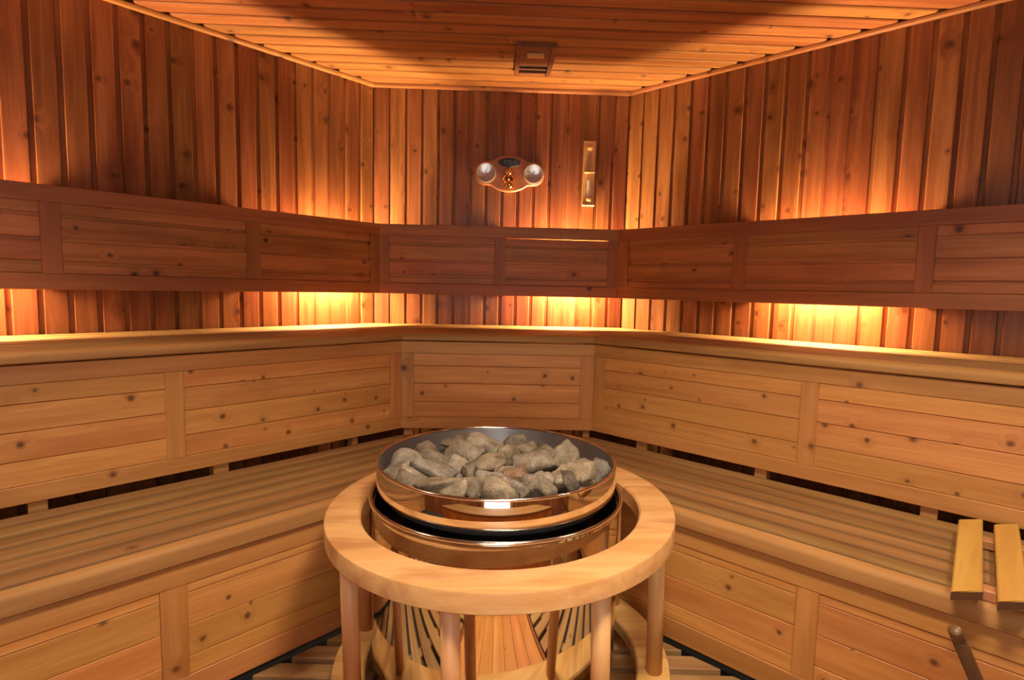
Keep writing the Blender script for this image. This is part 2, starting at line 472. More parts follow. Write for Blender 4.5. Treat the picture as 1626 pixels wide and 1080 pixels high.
def pboard(a0, a1, face, strip=0.0):
    """horizontal tongue and groove board, profile (offset, z): face at 'face', optional shallow strip on its top edge"""
    b_ = face-0.016
    if strip:
        return [(b_, a0), (face-0.003, a0), (face, a0+0.003), (face, a1-strip-0.003), (face-0.0065, a1-strip), (face-0.0065, a1), (b_, a1)]
    return [(b_, a0), (face-0.002, a0), (face, a0+0.0016), (face, a1-0.0016), (face-0.002, a1), (b_, a1)]

def panel(parent, wn, face, z0, zr0, zr1, z1, stiles, board_z, mats, strip=0.0, thick=0.024, recess=0.003, jg=0.0, skip_gap=None):
    """rails, stiles and boards of a framed panel. stiles: list of (s0, s1) in wall s units"""
    fx, bx_ = mats
    a, b_, m0, m1 = ends(wn)
    piece('top_rail', wn, a, b_, rrect(face-thick, face, zr1, z1, 0.002), fx, parent, m0, m1)
    piece('bottom_rail', wn, a, b_, rrect(face-thick, face, z0, zr0, 0.002), fx, parent, m0, m1)
    xs = []
    for s0, s1 in stiles:
        x0, x1 = sorted((s2x(wn, s0), s2x(wn, s1)))
        xs.append((x0, x1))
    xs.sort()
    fm, ln = FR[wn]
    for x0, x1 in xs:
        oc_, xc_ = face-thick/2, (x0+x1)/2
        e0, e1 = a+m0*face, b_+m1*face
        pts_ = rrect(x0, x1, face-thick, face, 0.002)
        if m0 and abs(x0-e0) < 0.006: pts_ = [(x1, face), (e0+0.0004, face), (a+m0*(face-thick)+0.0004, face-thick), (x1, face-thick)]
        if m1 and abs(x1-e1) < 0.006: pts_ = [(e1-0.0004, face), (x0, face), (x0, face-thick), (b_+m1*(face-thick)-0.0004, face-thick)]
        me = prism('stile', [(xc_-t_, o_-oc_) for t_, o_ in pts_], -(zr1-zr0)/2+0.0004, (zr1-zr0)/2-0.0004)
        link('stile', me, fx, parent, fm @ T(xc_, oc_, (zr0+zr1)/2) @ UP)
    edges = []
    inner0 = a + m0*face; inner1 = b_ + m1*face
    cuts = [(-9, inner0)] + xs + [(inner1, 9)]
    bays = [(p[1], q[0]) for p, q in zip(cuts[:-1], cuts[1:]) if q[0]-p[1] > 0.06]
    for x0, x1 in bays:
        for i, (q0, q1) in enumerate(zip(board_z[:-1], board_z[1:])):
            lastb = i == len(board_z)-2
            bo = piece('board', wn, x0+0.0005, x1-0.0005, pboard(q0+jg, q1-jg, face-recess, 0.0 if lastb else strip), bx_, parent)
            if skip_gap and lastb and x0 < skip_gap < x1:
                bo.matrix_basis = bo.matrix_basis @ T(0, 0, -0.0035) @ Matrix.Rotation(R_(-0.25), 4, 'Y')
    return bays

# backrests ---------------------------------------------------------
BF = 0.145
back_stiles = {'left': [(0.062, 0.111), (0.650, 0.708), (1.318, 1.374), (1.99, 2.05)],
               'back': [(-0.579, -0.530), (0.003, 0.057), (0.582, 0.632)],
               'right': [(0.062, 0.121), (0.648, 0.705), (1.309, 1.363), (1.98, 2.04)]}
back_brk = {'left': [0.679, 1.346, 2.02], 'back': [0.03], 'right': [0.676, 1.336, 2.01]}
back_lab = {'left': 'long dark wooden backrest on the wall left of the thermometer plaque',
            'back': 'short two-bay wooden backrest below the thermometer plaque and sand timer',
            'right': 'long dark wooden backrest on the wall right of the sand timer'}
for wn in ('left', 'back', 'right'):
    fm, ln = FR[wn]
    c = fm @ Vector((ln/2, 0.0, 1.092))
    t = thing('backrest', back_lab[wn], 'backrest', c, None, 'backrests around the upper bench')
    panel(t, wn, BF, 1.092, 1.146, 1.384, 1.440, back_stiles[wn], [1.146, 1.190, 1.268, 1.348, 1.384],
          ('backframe', 'back'), strip=0.012, recess=0.004, skip_gap=(0.35 if wn == 'back' else None))
    for s in back_brk[wn]:
        x = s2x(wn, s)
        me = boxm('bracket', -0.024, 0.024, -(BF-0.025)/2, (BF-0.025)/2, -0.165, 0.165)
        link('bracket', me, 'backframe', t, fm @ T(x, (BF-0.025)/2+0.0005, 1.262))

# lamps hidden behind the backrests ---------------------------------
def wall_lamp(wn, s, lab, power=1.0):
    fm, ln = FR[wn]
    x = s2x(wn, s)
    mw = fm @ T(x, 0.001, 1.200)
    t = tag(link('wall_lamp', None, None, None, mw), lab, 'lamp', 'lamps behind the backrests')
    RX = Matrix.Rotation(R_(90), 4, 'Y')
    link('mounting_plate', boxm('mounting_plate', -0.19, 0.19, 0, 0.010, -0.03, 0.03), 'porcelain', t, mw)
    link('lamp_socket', cyl('lamp_socket', 0.017, -0.18, -0.132, 16), 'porcelain', t, mw @ T(0, 0.046, 0) @ RX)
    link('holder_arm', boxm('holder_arm', -0.165, -0.150, 0.009, 0.033, -0.012, 0.012), 'porcelain', t, mw)
    link('bulb', lathe('bulb', [(0, -0.13), (0.012, -0.128), (0.019, -0.115), (0.019, 0.115), (0.013, 0.128), (0, 0.13)], 12), 'bulb', t, mw @ T(0, 0.046, 0) @ RX)
wall_lamp('left', 0.27, 'lit lamp hidden behind the left backrest at the inner corner')
wall_lamp('left', 1.66, 'lit lamp hidden behind the outer bay of the left backrest')
wall_lamp('back', 0.40, 'lit lamp hidden behind the short backrest under the sand timer')
wall_lamp('right', 1.00, 'lit lamp hidden behind the middle bay of the right backrest')

# benches -------------------------------------------------------------
UF, LF = 0.592, 1.0586
up_stiles = {'left': [(0.245, 0.300), (1.091, 1.145), (1.94, 1.995)],
             'back': [(-0.394, -0.338), (0.389, 0.446)],
             'right': [(0.247, 0.302), (1.083, 1.137), (1.93, 1.985)]}
lo_stiles = {'left': [(0.4385, 0.495), (1.234, 1.296), (2.02, 2.08)],
             'back': [(-0.2005, -0.145), (0.198, 0.2535)],
             'right': [(0.4385, 0.495), (1.232, 1.287), (2.02, 2.08)]}
blocks = {'left': [(0.443, 0.467), (0.952, 1.001), (1.441, 1.484), (1.95, 2.0)],
          'back': [(-0.385, -0.345), (0.411, 0.440)],
          'right': [(0.456, 0.503), (0.941, 0.982), (1.430, 1.472), (1.93, 1.97)]}
side_word = {'left': 'along the wall left of the stove', 'back': 'across the cut corner behind the stove', 'right': 'along the wall right of the stove'}
def nosing(f, z0, z1, o0):
    r = min(0.018, (z1-z0)*0.55)
    pts = [(o0, z0), (f-0.003, z0), (f, z0+0.003)]
    for k_ in range(5):
        t_ = R_(90*k_/4); pts.append((f-r+r*math.cos(t_), z1-r+r*math.sin(t_)))
    return pts + [(o0, z1)]
def seat(parent, wn, o_back, o_nose, o_front, ztop, thick, n):
    a, b_, m0, m1 = ends(wn)
    p = (o_nose-o_back)/n
    for i in range(n):
        piece('seat_slat', wn, a, b_, rrect(o_back+i*p+0.0005, o_back+(i+1)*p-0.0175, ztop-thick, ztop, 0.004, 2), 'slat', parent, m0, m1, smooth=True)
    piece('front_slat', wn, a, b_, nosing(o_front, ztop-thick*1.0, ztop, o_nose), 'nosing', parent, m0, m1, smooth=True)
for wn in ('left', 'back', 'right'):
    fm, ln = FR[wn]
    c = fm @ Vector((ln/2, UF-0.05, 0.0))
    t = thing('upper_bench', 'upper tier wooden bench with panelled front, '+side_word[wn], 'bench', c, None, 'upper tier benches')
    seat(t, wn, 0.012, 0.545, 0.608, 0.931, 0.031, 6)
    panel(t, wn, UF, 0.510, 0.561, 0.842, 0.8945, up_stiles[wn], [0.561, 0.630, 0.711, 0.788, 0.842], ('benchframe', 'bench'), recess=0.003, jg=0.0007)
    for s0, s1 in blocks[wn]:
        x0, x1 = sorted((s2x(wn, s0), s2x(wn, s1)))
        me = boxm('support_post', -(x1-x0)/2, (x1-x0)/2, -0.02, 0.02, -0.24, 0.24)
        link('support_post', me, 'benchframe', t, fm @ T((x0+x1)/2, UF-0.046, 0.659))
        me = boxm('support_post', -(x1-x0)/2, (x1-x0)/2, -0.02, 0.02, -0.035, 0.035)
    c = fm @ Vector((ln/2, LF-0.05, 0.0))
    t = thing('lower_bench', 'lower tier slatted wooden bench with panelled front, '+side_word[wn], 'bench', c, None, 'lower tier benches')
    seat(t, wn, 0.582, 1.049, 1.078, 0.479, 0.050, 6)
    panel(t, wn, LF, 0.054, 0.118, 0.364, 0.4225, lo_stiles[wn], [0.118, 0.166, 0.251, 0.338, 0.364], ('benchframe', 'bench'), recess=0.004, jg=0.0007)
    # feet and a bearer hold the lower bench up
    for s0, s1 in lo_stiles[wn]:
        x0, x1 = sorted((s2x(wn, s0), s2x(wn, s1)))
        me = boxm('support_post', -0.024, 0.024, -0.02, 0.02, 0.0, 0.4275)
        link('support_post', me, 'benchframe', t, fm @ T((x0+x1)/2, LF-0.046, 0.0))
    for s0, s1 in blocks[wn]:
        x0, x1 = sorted((s2x(wn, s0), s2x(wn, s1)))
        me = boxm('support_post', -(x1-x0)/2, (x1-x0)/2, -0.02, 0.02, 0.0, 0.428)
        link('support_post', me, 'benchframe', t, fm @ T((x0+x1)/2, 0.64, 0.0))

# ------------------------------------------------------------------ duckboard floor slats
DB_Z = 0.035
duck = thing('duckboard', 'slatted wooden duckboard on the floor around the stove', 'duckboard', (0.03, 1.0, 0.0))
OC = 1.060
WX0, WX1 = -0.235, 0.325
tilt = R_(-2.6)
def dspan(y):
    xl = OC/S2 + XL + (y-YB); xr = XR - (y-YB) - OC/S2
    return xl, xr
yk = 1.652 + 0.0825*2
while yk > 0.70:
    def lim_l(yy, yc=yk):
        return None
    # corner points of a tilted strip clipped by the two bench planes
    pts = []
    hw = 0.029
    tn = math.tan(tilt)
    def hit_left(c):   # y = c + tn*x ; x = OC/S2+XL+(y-YB)
        x = (OC/S2 + XL + c - YB)/(1-tn); return x, c+tn*x
    def hit_right(c):
        x = (XR + YB - OC/S2 - c)/(1+tn); return x, c+tn*x
    a0, a1 = hit_left(yk-hw), hit_left(yk+hw)
    b0, b1 = hit_right(yk-hw), hit_right(yk+hw)
    if b1[0]-a1[0] > 0.1:
        L_ = max(a0[0], -1.3); 
        q = [list(a0), list(b0), list(b1), list(a1)]
        for v_ in q:
            xa, xb_ = xspan(yk-hw); v_[0] = max(xa+0.12, -1.25, min(xb_-0.12, 1.25, v_[0]))
        parts_ = [q]
        if yk < 1.10:
            ql = [q[0], [WX0-0.012, yk-hw+tn*WX0], [WX0-0.012, yk+hw+tn*WX0], q[3]]
            qr = [[WX1+0.012, yk-hw+tn*WX1], q[1], q[2], [WX1+0.012, yk+hw+tn*WX1]]
            parts_ = [ql, qr]
        for q in parts_:
            cx = (q[0][0]+q[1][0])/2
            me = poly_prism('floor_slat', [(x-cx, y_-yk) for x, y_ in q], -0.010, 0.010, 0.002)
            link('floor_slat', me, 'duck', duck, T(cx, yk, DB_Z-0.010))
    yk -= 0.0825
for xb in (-0.42, 0.05, 0.46):
    me = boxm('bearer', -0.02, 0.02, -0.27 if abs(xb) > 0.2 else 0.14, 0.55 if abs(xb) > 0.2 else 0.80, 0, DB_Z-0.0202)
    link('bearer', me, 'duck', duck, T(xb, 0.95, 0.0))

# added, unseen boarded panel: bright boards for the stove body to reflect
wk = thing('added_floor_panel', 'unseen light boarded floor panel added for its reflection in the stove', 'floor panel', ((WX0+WX1)/2, 0.86, 0.0))
nw = 7
ww = (WX1-WX0-0.03)/nw
wm_ = boxm('floor_board', -0.195, 0.195, -ww/2+0.0008, ww/2-0.0008, -0.010, 0.010, 0.0015)
RZ = Matrix.Rotation(R_(90), 4, 'Z')
for i in range(nw):
    link('floor_board', wm_, 'bench', wk, T(WX0+0.015+(i+0.5)*ww, 0.865, DB_Z-0.010) @ RZ)
for xs_ in (WX0+0.006, WX1-0.006):
    link('side_rail', boxm('side_rail', -0.195, 0.195, -0.007, 0.007, 0.0, DB_Z+0.004), 'backframe', wk, T(xs_, 0.865, 0) @ RZ)
for yy in (0.72, 1.00):
    link('bearer', boxm('bearer', WX0+0.014, WX1-0.014, -0.015, 0.015, 0, DB_Z-0.0202), 'duck', wk, T(0, yy, 0))
# bench on the entrance side, under the camera
FY = 0.640
fb = thing('front_bench', 'low light wood bench with upright boards facing the stove from the entrance side', 'bench', (0.027, FY-0.2, 0.0))
nb = 18
fw = 1.50/nb
fbm = wall_board_mesh(fw, -0.17, 0.17)
FBM = Matrix(((0, 1, 0, 0), (0, 0, 1, 0), (1, 0, 0, 0), (0, 0, 0, 1)))
for i in range(nb):
    link('board', fbm, 'bench', fb, T(0.027-0.75+(i+0.5)*fw, FY-0.004, 0.235) @ FBM)
link('bottom_rail', boxm('bottom_rail', -0.75, 0.75, -0.012, 0.012, 0.0, 0.0645), 'backframe', fb, T(0.027, FY-0.010, 0))
link('top_rail', boxm('top_rail', -0.75, 0.75, -0.012, 0.012, 0.0, 0.024), 'benchframe', fb, T(0.027, FY-0.012, 0.4055))
for i in range(6):
    link('seat_slat', boxm('seat_slat', -0.75, 0.75, -0.040, 0.040, 0.0, 0.048, 0.004), 'slat', fb, T(0.027, FY-0.035-i*0.090, 0.430))
for sx in (-0.73, 0.0, 0.73):
    for dy in (0.05, 0.45):
        link('leg', boxm('leg', -0.02, 0.02, -0.02, 0.02, 0.0, 0.4295), 'benchframe', fb, T(0.027+sx, FY-dy, 0))

# ------------------------------------------------------------------ stove
KS, DZ = 0.955, 0.0509          # stove and guard clear the benches at this size
SX, SY = 0.019*KS, 1.547*KS
def slathe(name, prof, *a_, **k_):
    return lathe(name, [(r*KS, z*KS+DZ) for r, z in prof], *a_, **k_)
stove = thing('sauna_stove', 'round polished steel sauna stove with an open stone pan on top', 'stove', (SX, SY, DB_Z))
SM = T(SX, SY, 0)
link('stove_body', slathe('stove_body', [(0.10, -0.0160), (0.342, -0.0160), (0.346, -0.010), (0.346, 0.546), (0.338, 0.546), (0.338, 0.40), (0.10, 0.40)], 128), 'steel', stove, SM)
def torus_prof(r, z, t, n=12):
    return [(r+t*math.cos(2*math.pi*i/n), z+t*math.sin(2*math.pi*i/n)) for i in range(n)]
link('outer_rim', slathe('outer_rim', torus_prof(0.3485, 0.560, 0.0055), 128, True, True), 'rim', stove, SM)
link('outer_collar', slathe('outer_collar', [(0.3462, 0.548), (0.3515, 0.549), (0.3535, 0.556), (0.3495, 0.5595)], 128), 'steel', stove, SM)
link('inner_lining', slathe('inner_lining', [(0.3445, 0.558), (0.3365, 0.520), (0.325, 0.45), (0.10, 0.43)], 96), 'black', stove, SM)
link('pan_neck', slathe('pan_neck', [(0.262, 0.43), (0.262, 0.545), (0.322, 0.578)], 96), 'black', stove, SM)
pan = link('stone_pan', slathe('stone_pan', [(0.30, 0.580), (0.328, 0.580), (0.3305, 0.582), (0.3328, 0.592), (0.3340, 0.604), (0.3341, 0.616), (0.3332, 0.630), (0.3318, 0.642), (0.3305, 0.652)], 128), 'steel', stove, SM)
link('pan_rim', slathe('pan_rim', torus_prof(0.3305, 0.6535, 0.0042), 128, True, True), 'rim', stove, SM)
link('pan_lining', slathe('pan_lining', [(0.3285, 0.655), (0.327, 0.645), (0.325, 0.590), (0.31, 0.561), (0.0, 0.555)], 96), 'innersteel', stove, SM)

# ------------------------------------------------------------------ guard ring around the stove
GX, GY, GZ = 0.0449*KS, 1.5469*KS, 0.0355
rot = Matrix.Rotation(R_(0.69), 4, 'X') @ Matrix.Rotation(R_(-1.44), 4, 'Y')
guard = thing('stove_guard', 'round beech guard rail on turned posts around the stove', 'guard rail', (GX, GY, GZ+0.0125), rot)
GM = WORLD[guard.name]
def ringp(ri, ro, z0, z1, r=0.005):
    return [(ri+r*0.6, z0), (ro-r*0.6, z0), (ro, z0+r*0.6), (ro, z1-r), (ro-r*0.3, z1-r*0.3), (ro-r, z1), (ri+r, z1), (ri, z1-r), (ri, z0+r*0.6)]
HT = 0.530*KS + DZ - GZ - 0.0125
link('guard_ring', lathe('guard_ring', ringp(0.3855*KS, 0.4795*KS, HT-0.050*KS, HT), 160, True, True), 'ring', guard, GM)
link('base_ring', lathe('base_ring', ringp(0.388*KS, 0.478*KS, 0.0372, 0.0772), 128, True, True), 'ring', guard, GM)
postm = prism('post', [(0.0207*math.cos(2*math.pi*i/24), 0.0207*math.sin(2*math.pi*i/24)) for i in range(24)], 0.0774, HT-0.050*KS-0.0002)
postm.polygons.foreach_set('use_smooth', [len(p.vertices) == 4 for p in postm.polygons])
XZ = Matrix(((0, -1, 0, 0), (0, 0, 1, 0), (1, 0, 0, 0), (0, 0, 0, 1)))
for k in range(8):
    a = R_(30+45*k)
    link('foot', cyl('foot', 0.028, 0.0, 0.037, 20), 'ring', guard, GM @ T(0.435*KS*math.cos(a), 0.435*KS*math.sin(a), 0))
    link('post', postm, 'post', guard, GM @ T(0.435*KS*math.cos(a), 0.435*KS*math.sin(a), 0) @ Matrix(((0, -1, 0, 0), (0, 0, -1, 0), (1, 0, 0, 0), (0, 0, 0, 1))))

# ------------------------------------------------------------------ stones
STN = [(-0.255,1.550,0.111,0.068),(-0.164,1.605,0.099,0.069),(-0.110,1.798,0.098,0.060),(-0.063,1.649,0.071,0.066),(-0.007,1.728,0.100,0.074),(-0.008,1.544,0.081,0.057),(-0.149,1.445,0.094,0.067),(-0.091,1.479,0.050,0.078),(-0.112,1.615,0.040,0.055),(0.057,1.621,0.055,0.075),(0.111,1.681,0.057,0.046),(0.128,1.570,0.092,0.063),(0.220,1.619,0.075,0.085),(0.171,1.675,0.067,0.031),(0.084,1.433,0.080,0.049),(0.184,1.436,0.076,0.058),(0.251,1.476,0.079,0.069),(0.300,1.505,0.057,0.043),(-0.048,1.387,0.073,0.043),(0.002,1.394,0.065,0.048),(0.031,1.349,0.072,0.040),(0.063,1.350,0.051,0.040),(0.110,1.374,0.056,0.047),(0.207,1.400,0.035,0.040),(-0.202,1.425,0.054,0.037),(-0.090,1.335,0.053,0.037),(-0.055,1.467,0.036,0.054),(0.037,1.470,0.037,0.055),(0.145,1.398,0.039,0.039),(0.080,1.770,0.054,0.043),(-0.125,1.365,0.085,0.050),(-0.185,1.400,0.070,0.048),(-0.250,1.475,0.060,0.046),(0.150,1.350,0.060,0.042)]
def rock(seed, w_, d_, h_):
    rnd = random.Random(seed)
    bm = bmesh.new()
    for _ in range(11):
        v = Vector((rnd.gauss(0, 1), rnd.gauss(0, 1), rnd.gauss(0, 1))).normalized()*rnd.uniform(0.82, 1.12)
        bm.verts.new(v)
    bmesh.ops.convex_hull(bm, input=bm.verts)
    loose = [v for v in bm.verts if not v.link_faces]
    bmesh.ops.delete(bm, geom=loose, context='VERTS')
    bmesh.ops.bevel(bm, geom=list(bm.edges), offset=0.06, segments=1, affect='EDGES', profile=0.5)
    bmesh.ops.triangulate(bm, faces=bm.faces)
    bmesh.ops.subdivide_edges(bm, edges=[e for e in bm.edges if e.calc_length() > 0.4], cuts=1, use_grid_fill=True)
    bmesh.ops.triangulate(bm, faces=bm.faces)
    bmesh.ops.subdivide_edges(bm, edges=[e for e in bm.edges if e.calc_length() > 0.3], cuts=1, use_grid_fill=True)
    bmesh.ops.triangulate(bm, faces=bm.faces)
    off = Vector((seed*3.1, seed*1.7, 0))
    for v in bm.verts:
        n_ = noise.noise(v.co*1.6+off)*0.16 + noise.noise(v.co*4.5+off)*0.07
        v.co += v.co.normalized()*n_
    xs = [v.co.x for v in bm.verts]; ys = [v.co.y for v in bm.verts]; zs = [v.co.z for v in bm.verts]
    for v in bm.verts:
        v.co.x = (v.co.x-(max(xs)+min(xs))/2)/(max(xs)-min(xs))*w_
        v.co.y = (v.co.y-(max(ys)+min(ys))/2)/(max(ys)-min(ys))*d_
        v.co.z = (v.co.z-(max(zs)+min(zs))/2)/(max(zs)-min(zs))*h_
    me = bpy.data.meshes.new('stone'); bm.to_mesh(me); bm.free()
    me.polygons.foreach_set('use_smooth', [True]*len(me.polygons))
    return me
STONE_LAB = 'rough grey-brown stone heaped among others in the steel pan'
ODD = {14: ('reddish-brown stone lying among the greyer ones in the pan', 'stone_red'),
       23: ('small blackish stone wedged against the front inside of the pan', 'stone_dark')}
for i, (x, y_, w_, h_) in enumerate(STN):
    x, y_, w_, h_ = x*KS, y_*KS, w_*KS, h_*KS
    w_ *= 1.32; h2 = max(0.062, h_*1.22); d_ = max(0.06, 0.85*w_+0.014)
    # keep inside the pan
    v = Vector((x-SX, y_-SY)); lim = 0.320*KS-max(w_*1.1, d_)*0.5
    if v.length > lim: v = v.normalized()*lim
    rg = Matrix.Rotation(random.Random(i).uniform(-0.3, 0.3), 4, 'Z') @ Matrix.Rotation(random.Random(i+50).uniform(-0.25, 0.25), 4, 'Y')
    lab, smat = ODD.get(i, (STONE_LAB, 'stone'))
    tag(link('stone', rock(i+3, w_*1.10, d_, h2), smat, None, T(SX+v.x, SY+v.y, 0.628*KS+DZ) @ rg), lab, 'stone', 'stones in the stove pan')
# lower layer showing between the upper stones
rr = random.Random(8)
low = 0
for ring_r, cnt in ((0.067, 4), (0.162, 9), (0.250, 14)):
    for k in range(cnt):
        a = 2*math.pi*(k+rr.uniform(-0.2, 0.2))/cnt
        w_ = rr.uniform(0.075, 0.105)
        tag(link('stone', rock(200+low, w_, w_*0.9, 0.05), 'stone', None,
                 T(SX+ring_r*math.cos(a), SY+ring_r*math.sin(a), 0.584*KS+DZ) @ Matrix.Rotation(rr.uniform(0, 6), 4, 'Z')), STONE_LAB, 'stone', 'stones in the stove pan')
        low += 1

# ------------------------------------------------------------------ thermometer and hygrometer plaque
fm, ln = FR['back']
PXc, PZc = 0.0715, 1.7285
pm = fm @ T(s2x('back', PXc), 0.0005, PZc) @ Matrix(((-1, 0, 0, 0), (0, 0, 1, 0), (0, 1, 0, 0), (0, 0, 0, 1)))   # local x = picture right, y = up, z = out of wall
plq = tag(link('thermometer_plaque', None, None, None, pm), 'wooden plaque with two round silver dials and a black oval badge', 'thermometer')
def plaque_outline():
    pts = []
    # union of two end discs, a middle ellipse and a straight waist, sampled by angle
    N = 120
    for i in range(N):
        a = 2*math.pi*i/N; dx, dy = math.cos(a), math.sin(a)
        best = 0.0
        r = 0.0
        step = 0.001
        t_ = 0.0
        while t_ < 0.2:
            x, y_ = dx*t_, dy*t_
            ins = (math.hypot(abs(x)-0.124, y_-0.0) < 0.062) or ((x/0.125)**2+(y_/0.095)**2 < 1) or (abs(x) < 0.124 and abs(y_) < 0.060)
            if ins: best = t_
            t_ += step
        pts.append((dx*best, dy*best))
    for _ in range(2):
        pts = [((a_[0]+2*b_[0]+c_[0])/4, (a_[1]+2*b_[1]+c_[1])/4) for a_, b_, c_ in zip(pts[-1:]+pts[:-1], pts, pts[1:]+pts[:1])]
    return pts
link('plaque', poly_prism('plaque', plaque_outline(), 0, 0.022, 0.004), 'plaque', plq, pm)
for sx, lab in ((-0.1215, 'needle_left'), (0.1255, 'needle_right')):
    dm = pm @ T(sx, 0.0, 0.022)
    dial = link('dial', lathe('dial', [(0.0, 0.007), (0.0455, 0.007), (0.048, 0.0085), (0.0505, 0.0075), (0.0512, 0.0005), (0, 0.0005)], 48), 'alu', plq, dm)
    n_ang = R_(75 if sx < 0 else 160)
    link('needle', boxm('needle', -0.008, 0.036, -0.0008, 0.0008, 0.0085, 0.0095, 0.0002), 'ink', dial, dm @ Matrix.Rotation(n_ang, 4, 'Z'))
    tv, tf = [], []
    for k in range(19):
        a = R_(-45+270*k/18); b0 = len(tv)
        r0, r1 = 0.0375, 0.0425; wd = 0.0005
        for r, s in ((r0, -1), (r1, -1), (r1, 1), (r0, 1)):
            tv.append((r*math.cos(a)-s*wd*math.sin(a), r*math.sin(a)+s*wd*math.cos(a), 0.0073))
        tf.append((b0, b0+1, b0+2, b0+3))
    link('dial_scale', mesh('dial_scale', tv, tf), 'grey', dial, dm)
_nt = M['alu'].node_tree; _b = _nt.nodes['Principled BSDF']
_b.inputs['Anisotropic'].default_value = 0.85
_tg = nd(_nt, 'ShaderNodeTangent', direction_type='RADIAL', axis='Z'); _nt.links.new(_tg.outputs[0], _b.inputs['Tangent'])
bmx = pm @ T(-0.001, 0.0555, 0.0222)
oval = [(0.0585*math.cos(2*math.pi*i/48), 0.0232*math.sin(2*math.pi*i/48)) for i in range(48)]
badge = link('badge', poly_prism('badge', oval, 0, 0.003, 0.001), 'badge', plq, bmx)
fc = bpy.data.curves.new('lettering', 'FONT'); fc.body = 'TYLÖ'; fc.size = 0.029; fc.align_x = 'CENTER'; fc.align_y = 'CENTER'
fc.extrude = 0.0003; fc.shear = 0.15; fc.resolution_u = 3
to = bpy.data.objects.new('lettering_source', fc); COL.objects.link(to)
bpy.context.view_layer.update()
tme = bpy.data.meshes.new_from_object(to.evaluated_get(bpy.context.evaluated_depsgraph_get()))
bpy.data.objects.remove(to)
tme.materials.clear()
link('lettering', tme, 'grey', badge, bmx @ T(0.004, -0.001, 0.0034) @ Matrix.Scale(1.02, 4))
link('underline', boxm('underline', -0.012, 0.022, -0.0008, 0.0008, 0, 0.0006, 0.0001), 'grey', badge, bmx @ T(0.004, -0.0165, 0.0031))
# little turning sand glass in brass in the middle
def ball(name, r, sq=1.0):
    return lathe(name, [(r*math.sin(math.pi*i/12), -r*sq*math.cos(math.pi*i/12)) for i in range(13)], 24)
link('brass_pin', cyl('brass_pin', 0.006, 0, 0.006, 12), 'ink', plq, pm @ T(-0.004, 0.028, 0.022))
link('brass_disc', lathe('brass_disc', [(0, 0.022), (0.018, 0.021), (0.030, 0.012), (0.0345, 0.0), (0, 0.0)], 32), 'brass', plq, pm @ T(-0.002, -0.030, 0.0222))
link('glass_bulb', ball('glass_bulb', 0.0185), 'brass', plq, pm @ T(-0.003, 0.0035, 0.0225+0.022))
link('glass_bulb', ball('glass_bulb', 0.0235), 'brass', plq, pm @ T(0.000, -0.062, 0.0225+0.024))

# ------------------------------------------------------------------ sand timer
tmx = fm @ T(s2x('back', 0.4905), 0.0005, 1.7415) @ Matrix(((-1, 0, 0, 0), (0, 0, 1, 0), (0, 1, 0, 0), (0, 0, 0, 1))) @ Matrix.Rotation(R_(-0.4), 4, 'Z')
tim = tag(link('sand_timer', None, None, None, tmx), 'tall narrow light wood sand timer hanging right of the dial plaque', 'sand timer')
link('timer_board', boxm('timer_board', -0.031, 0.031, -0.168, 0.168, 0, 0.012, 0.003), 'lightwood', tim, tmx)
link('timer_shelf', boxm('timer_shelf', -0.031, 0.031, -0.170, -0.162, 0.012, 0.040, 0.002), 'lightwood', tim, tmx)
RXm = Matrix.Rotation(R_(-90), 4, 'X')
for yy, nm in ((0.128, 'glass_cap'), (-0.136, 'glass_cap')):
    link(nm, lathe(nm, [(0, -0.012), (0.013, -0.012), (0.0165, -0.006), (0.0165, 0.006), (0.013, 0.012), (0, 0.012)], 20), 'lightwood', tim, tmx @ T(0, yy, 0.029) @ RXm)
link('middle_clip', boxm('middle_clip', -0.026, 0.026, -0.004, 0.004, 0.012, 0.042, 0.002), 'lightwood', tim, tmx @ T(0, 0.002, 0))
link('glass_tube', lathe('glass_tube', [(0.0105, -0.124), (0.0105, -0.02), (0.003, 0.0), (0.0105, 0.02), (0.0105, 0.117)], 20), 'glass', tim, tmx @ T(0, 0.0, 0.029) @ RXm)
link('sand', cyl('sand', 0.0093, -0.122, -0.040, 18), 'sand', tim, tmx @ T(0, 0.0, 0.029) @ RXm)

# ------------------------------------------------------------------ ceiling vent
VX, VY = 0.1645, 2.601
vent = tag(link('ceiling_vent', None, None, None, T(VX, VY, CEIL-0.0005) @ FLIP), 'dark wooden sliding air vent in the ceiling above the dial plaque', 'vent')
VM = WORLD[vent.name]          # local y points to the camera, z down into the room
hw, hl = 0.086, 0.160
for sx in (-1, 1):
    link('vent_side', boxm('vent_side', -hl, hl, -0.011, 0.011, 0, 0.020, 0.002), 'ventwood', vent, VM @ T(sx*(hw-0.011), 0, 0) @ Matrix.Rotation(R_(90), 4, 'Z'))
for sy in (1,):
    link('vent_end', boxm('vent_end', -hw+0.0222, hw-0.0222, -0.013, 0.013, 0, 0.020, 0.002), 'ventwood', vent, VM @ T(0, sy*(hl-0.013), 0))
link('vent_end', boxm('vent_end', -hw+0.0222, hw-0.0222, -0.008, 0.008, 0, 0.014, 0.002), 'ventwood', vent, VM @ T(0, -(hl-0.008), 0))
sl = link('vent_slide', boxm('vent_slide', -hw+0.0225, hw-0.0225, -0.062, 0.133, 0.003, 0.013, 0.002), 'ventwood', vent, VM)
link('vent_pull', boxm('vent_pull', -0.036, 0.036, -0.014, 0.014, 0.0132, 0.028, 0.003), 'lightwood', sl, VM @ T(0, 0.075, 0))
link('vent_shade_sheet', boxm('vent_shade_sheet', -hw+0.0225, hw-0.0225, -0.142, -0.0625, 0.0004, 0.0020, 0.0002), 'dark', vent, VM)  # thin near-black sheet, painted shade for the depth of the opening
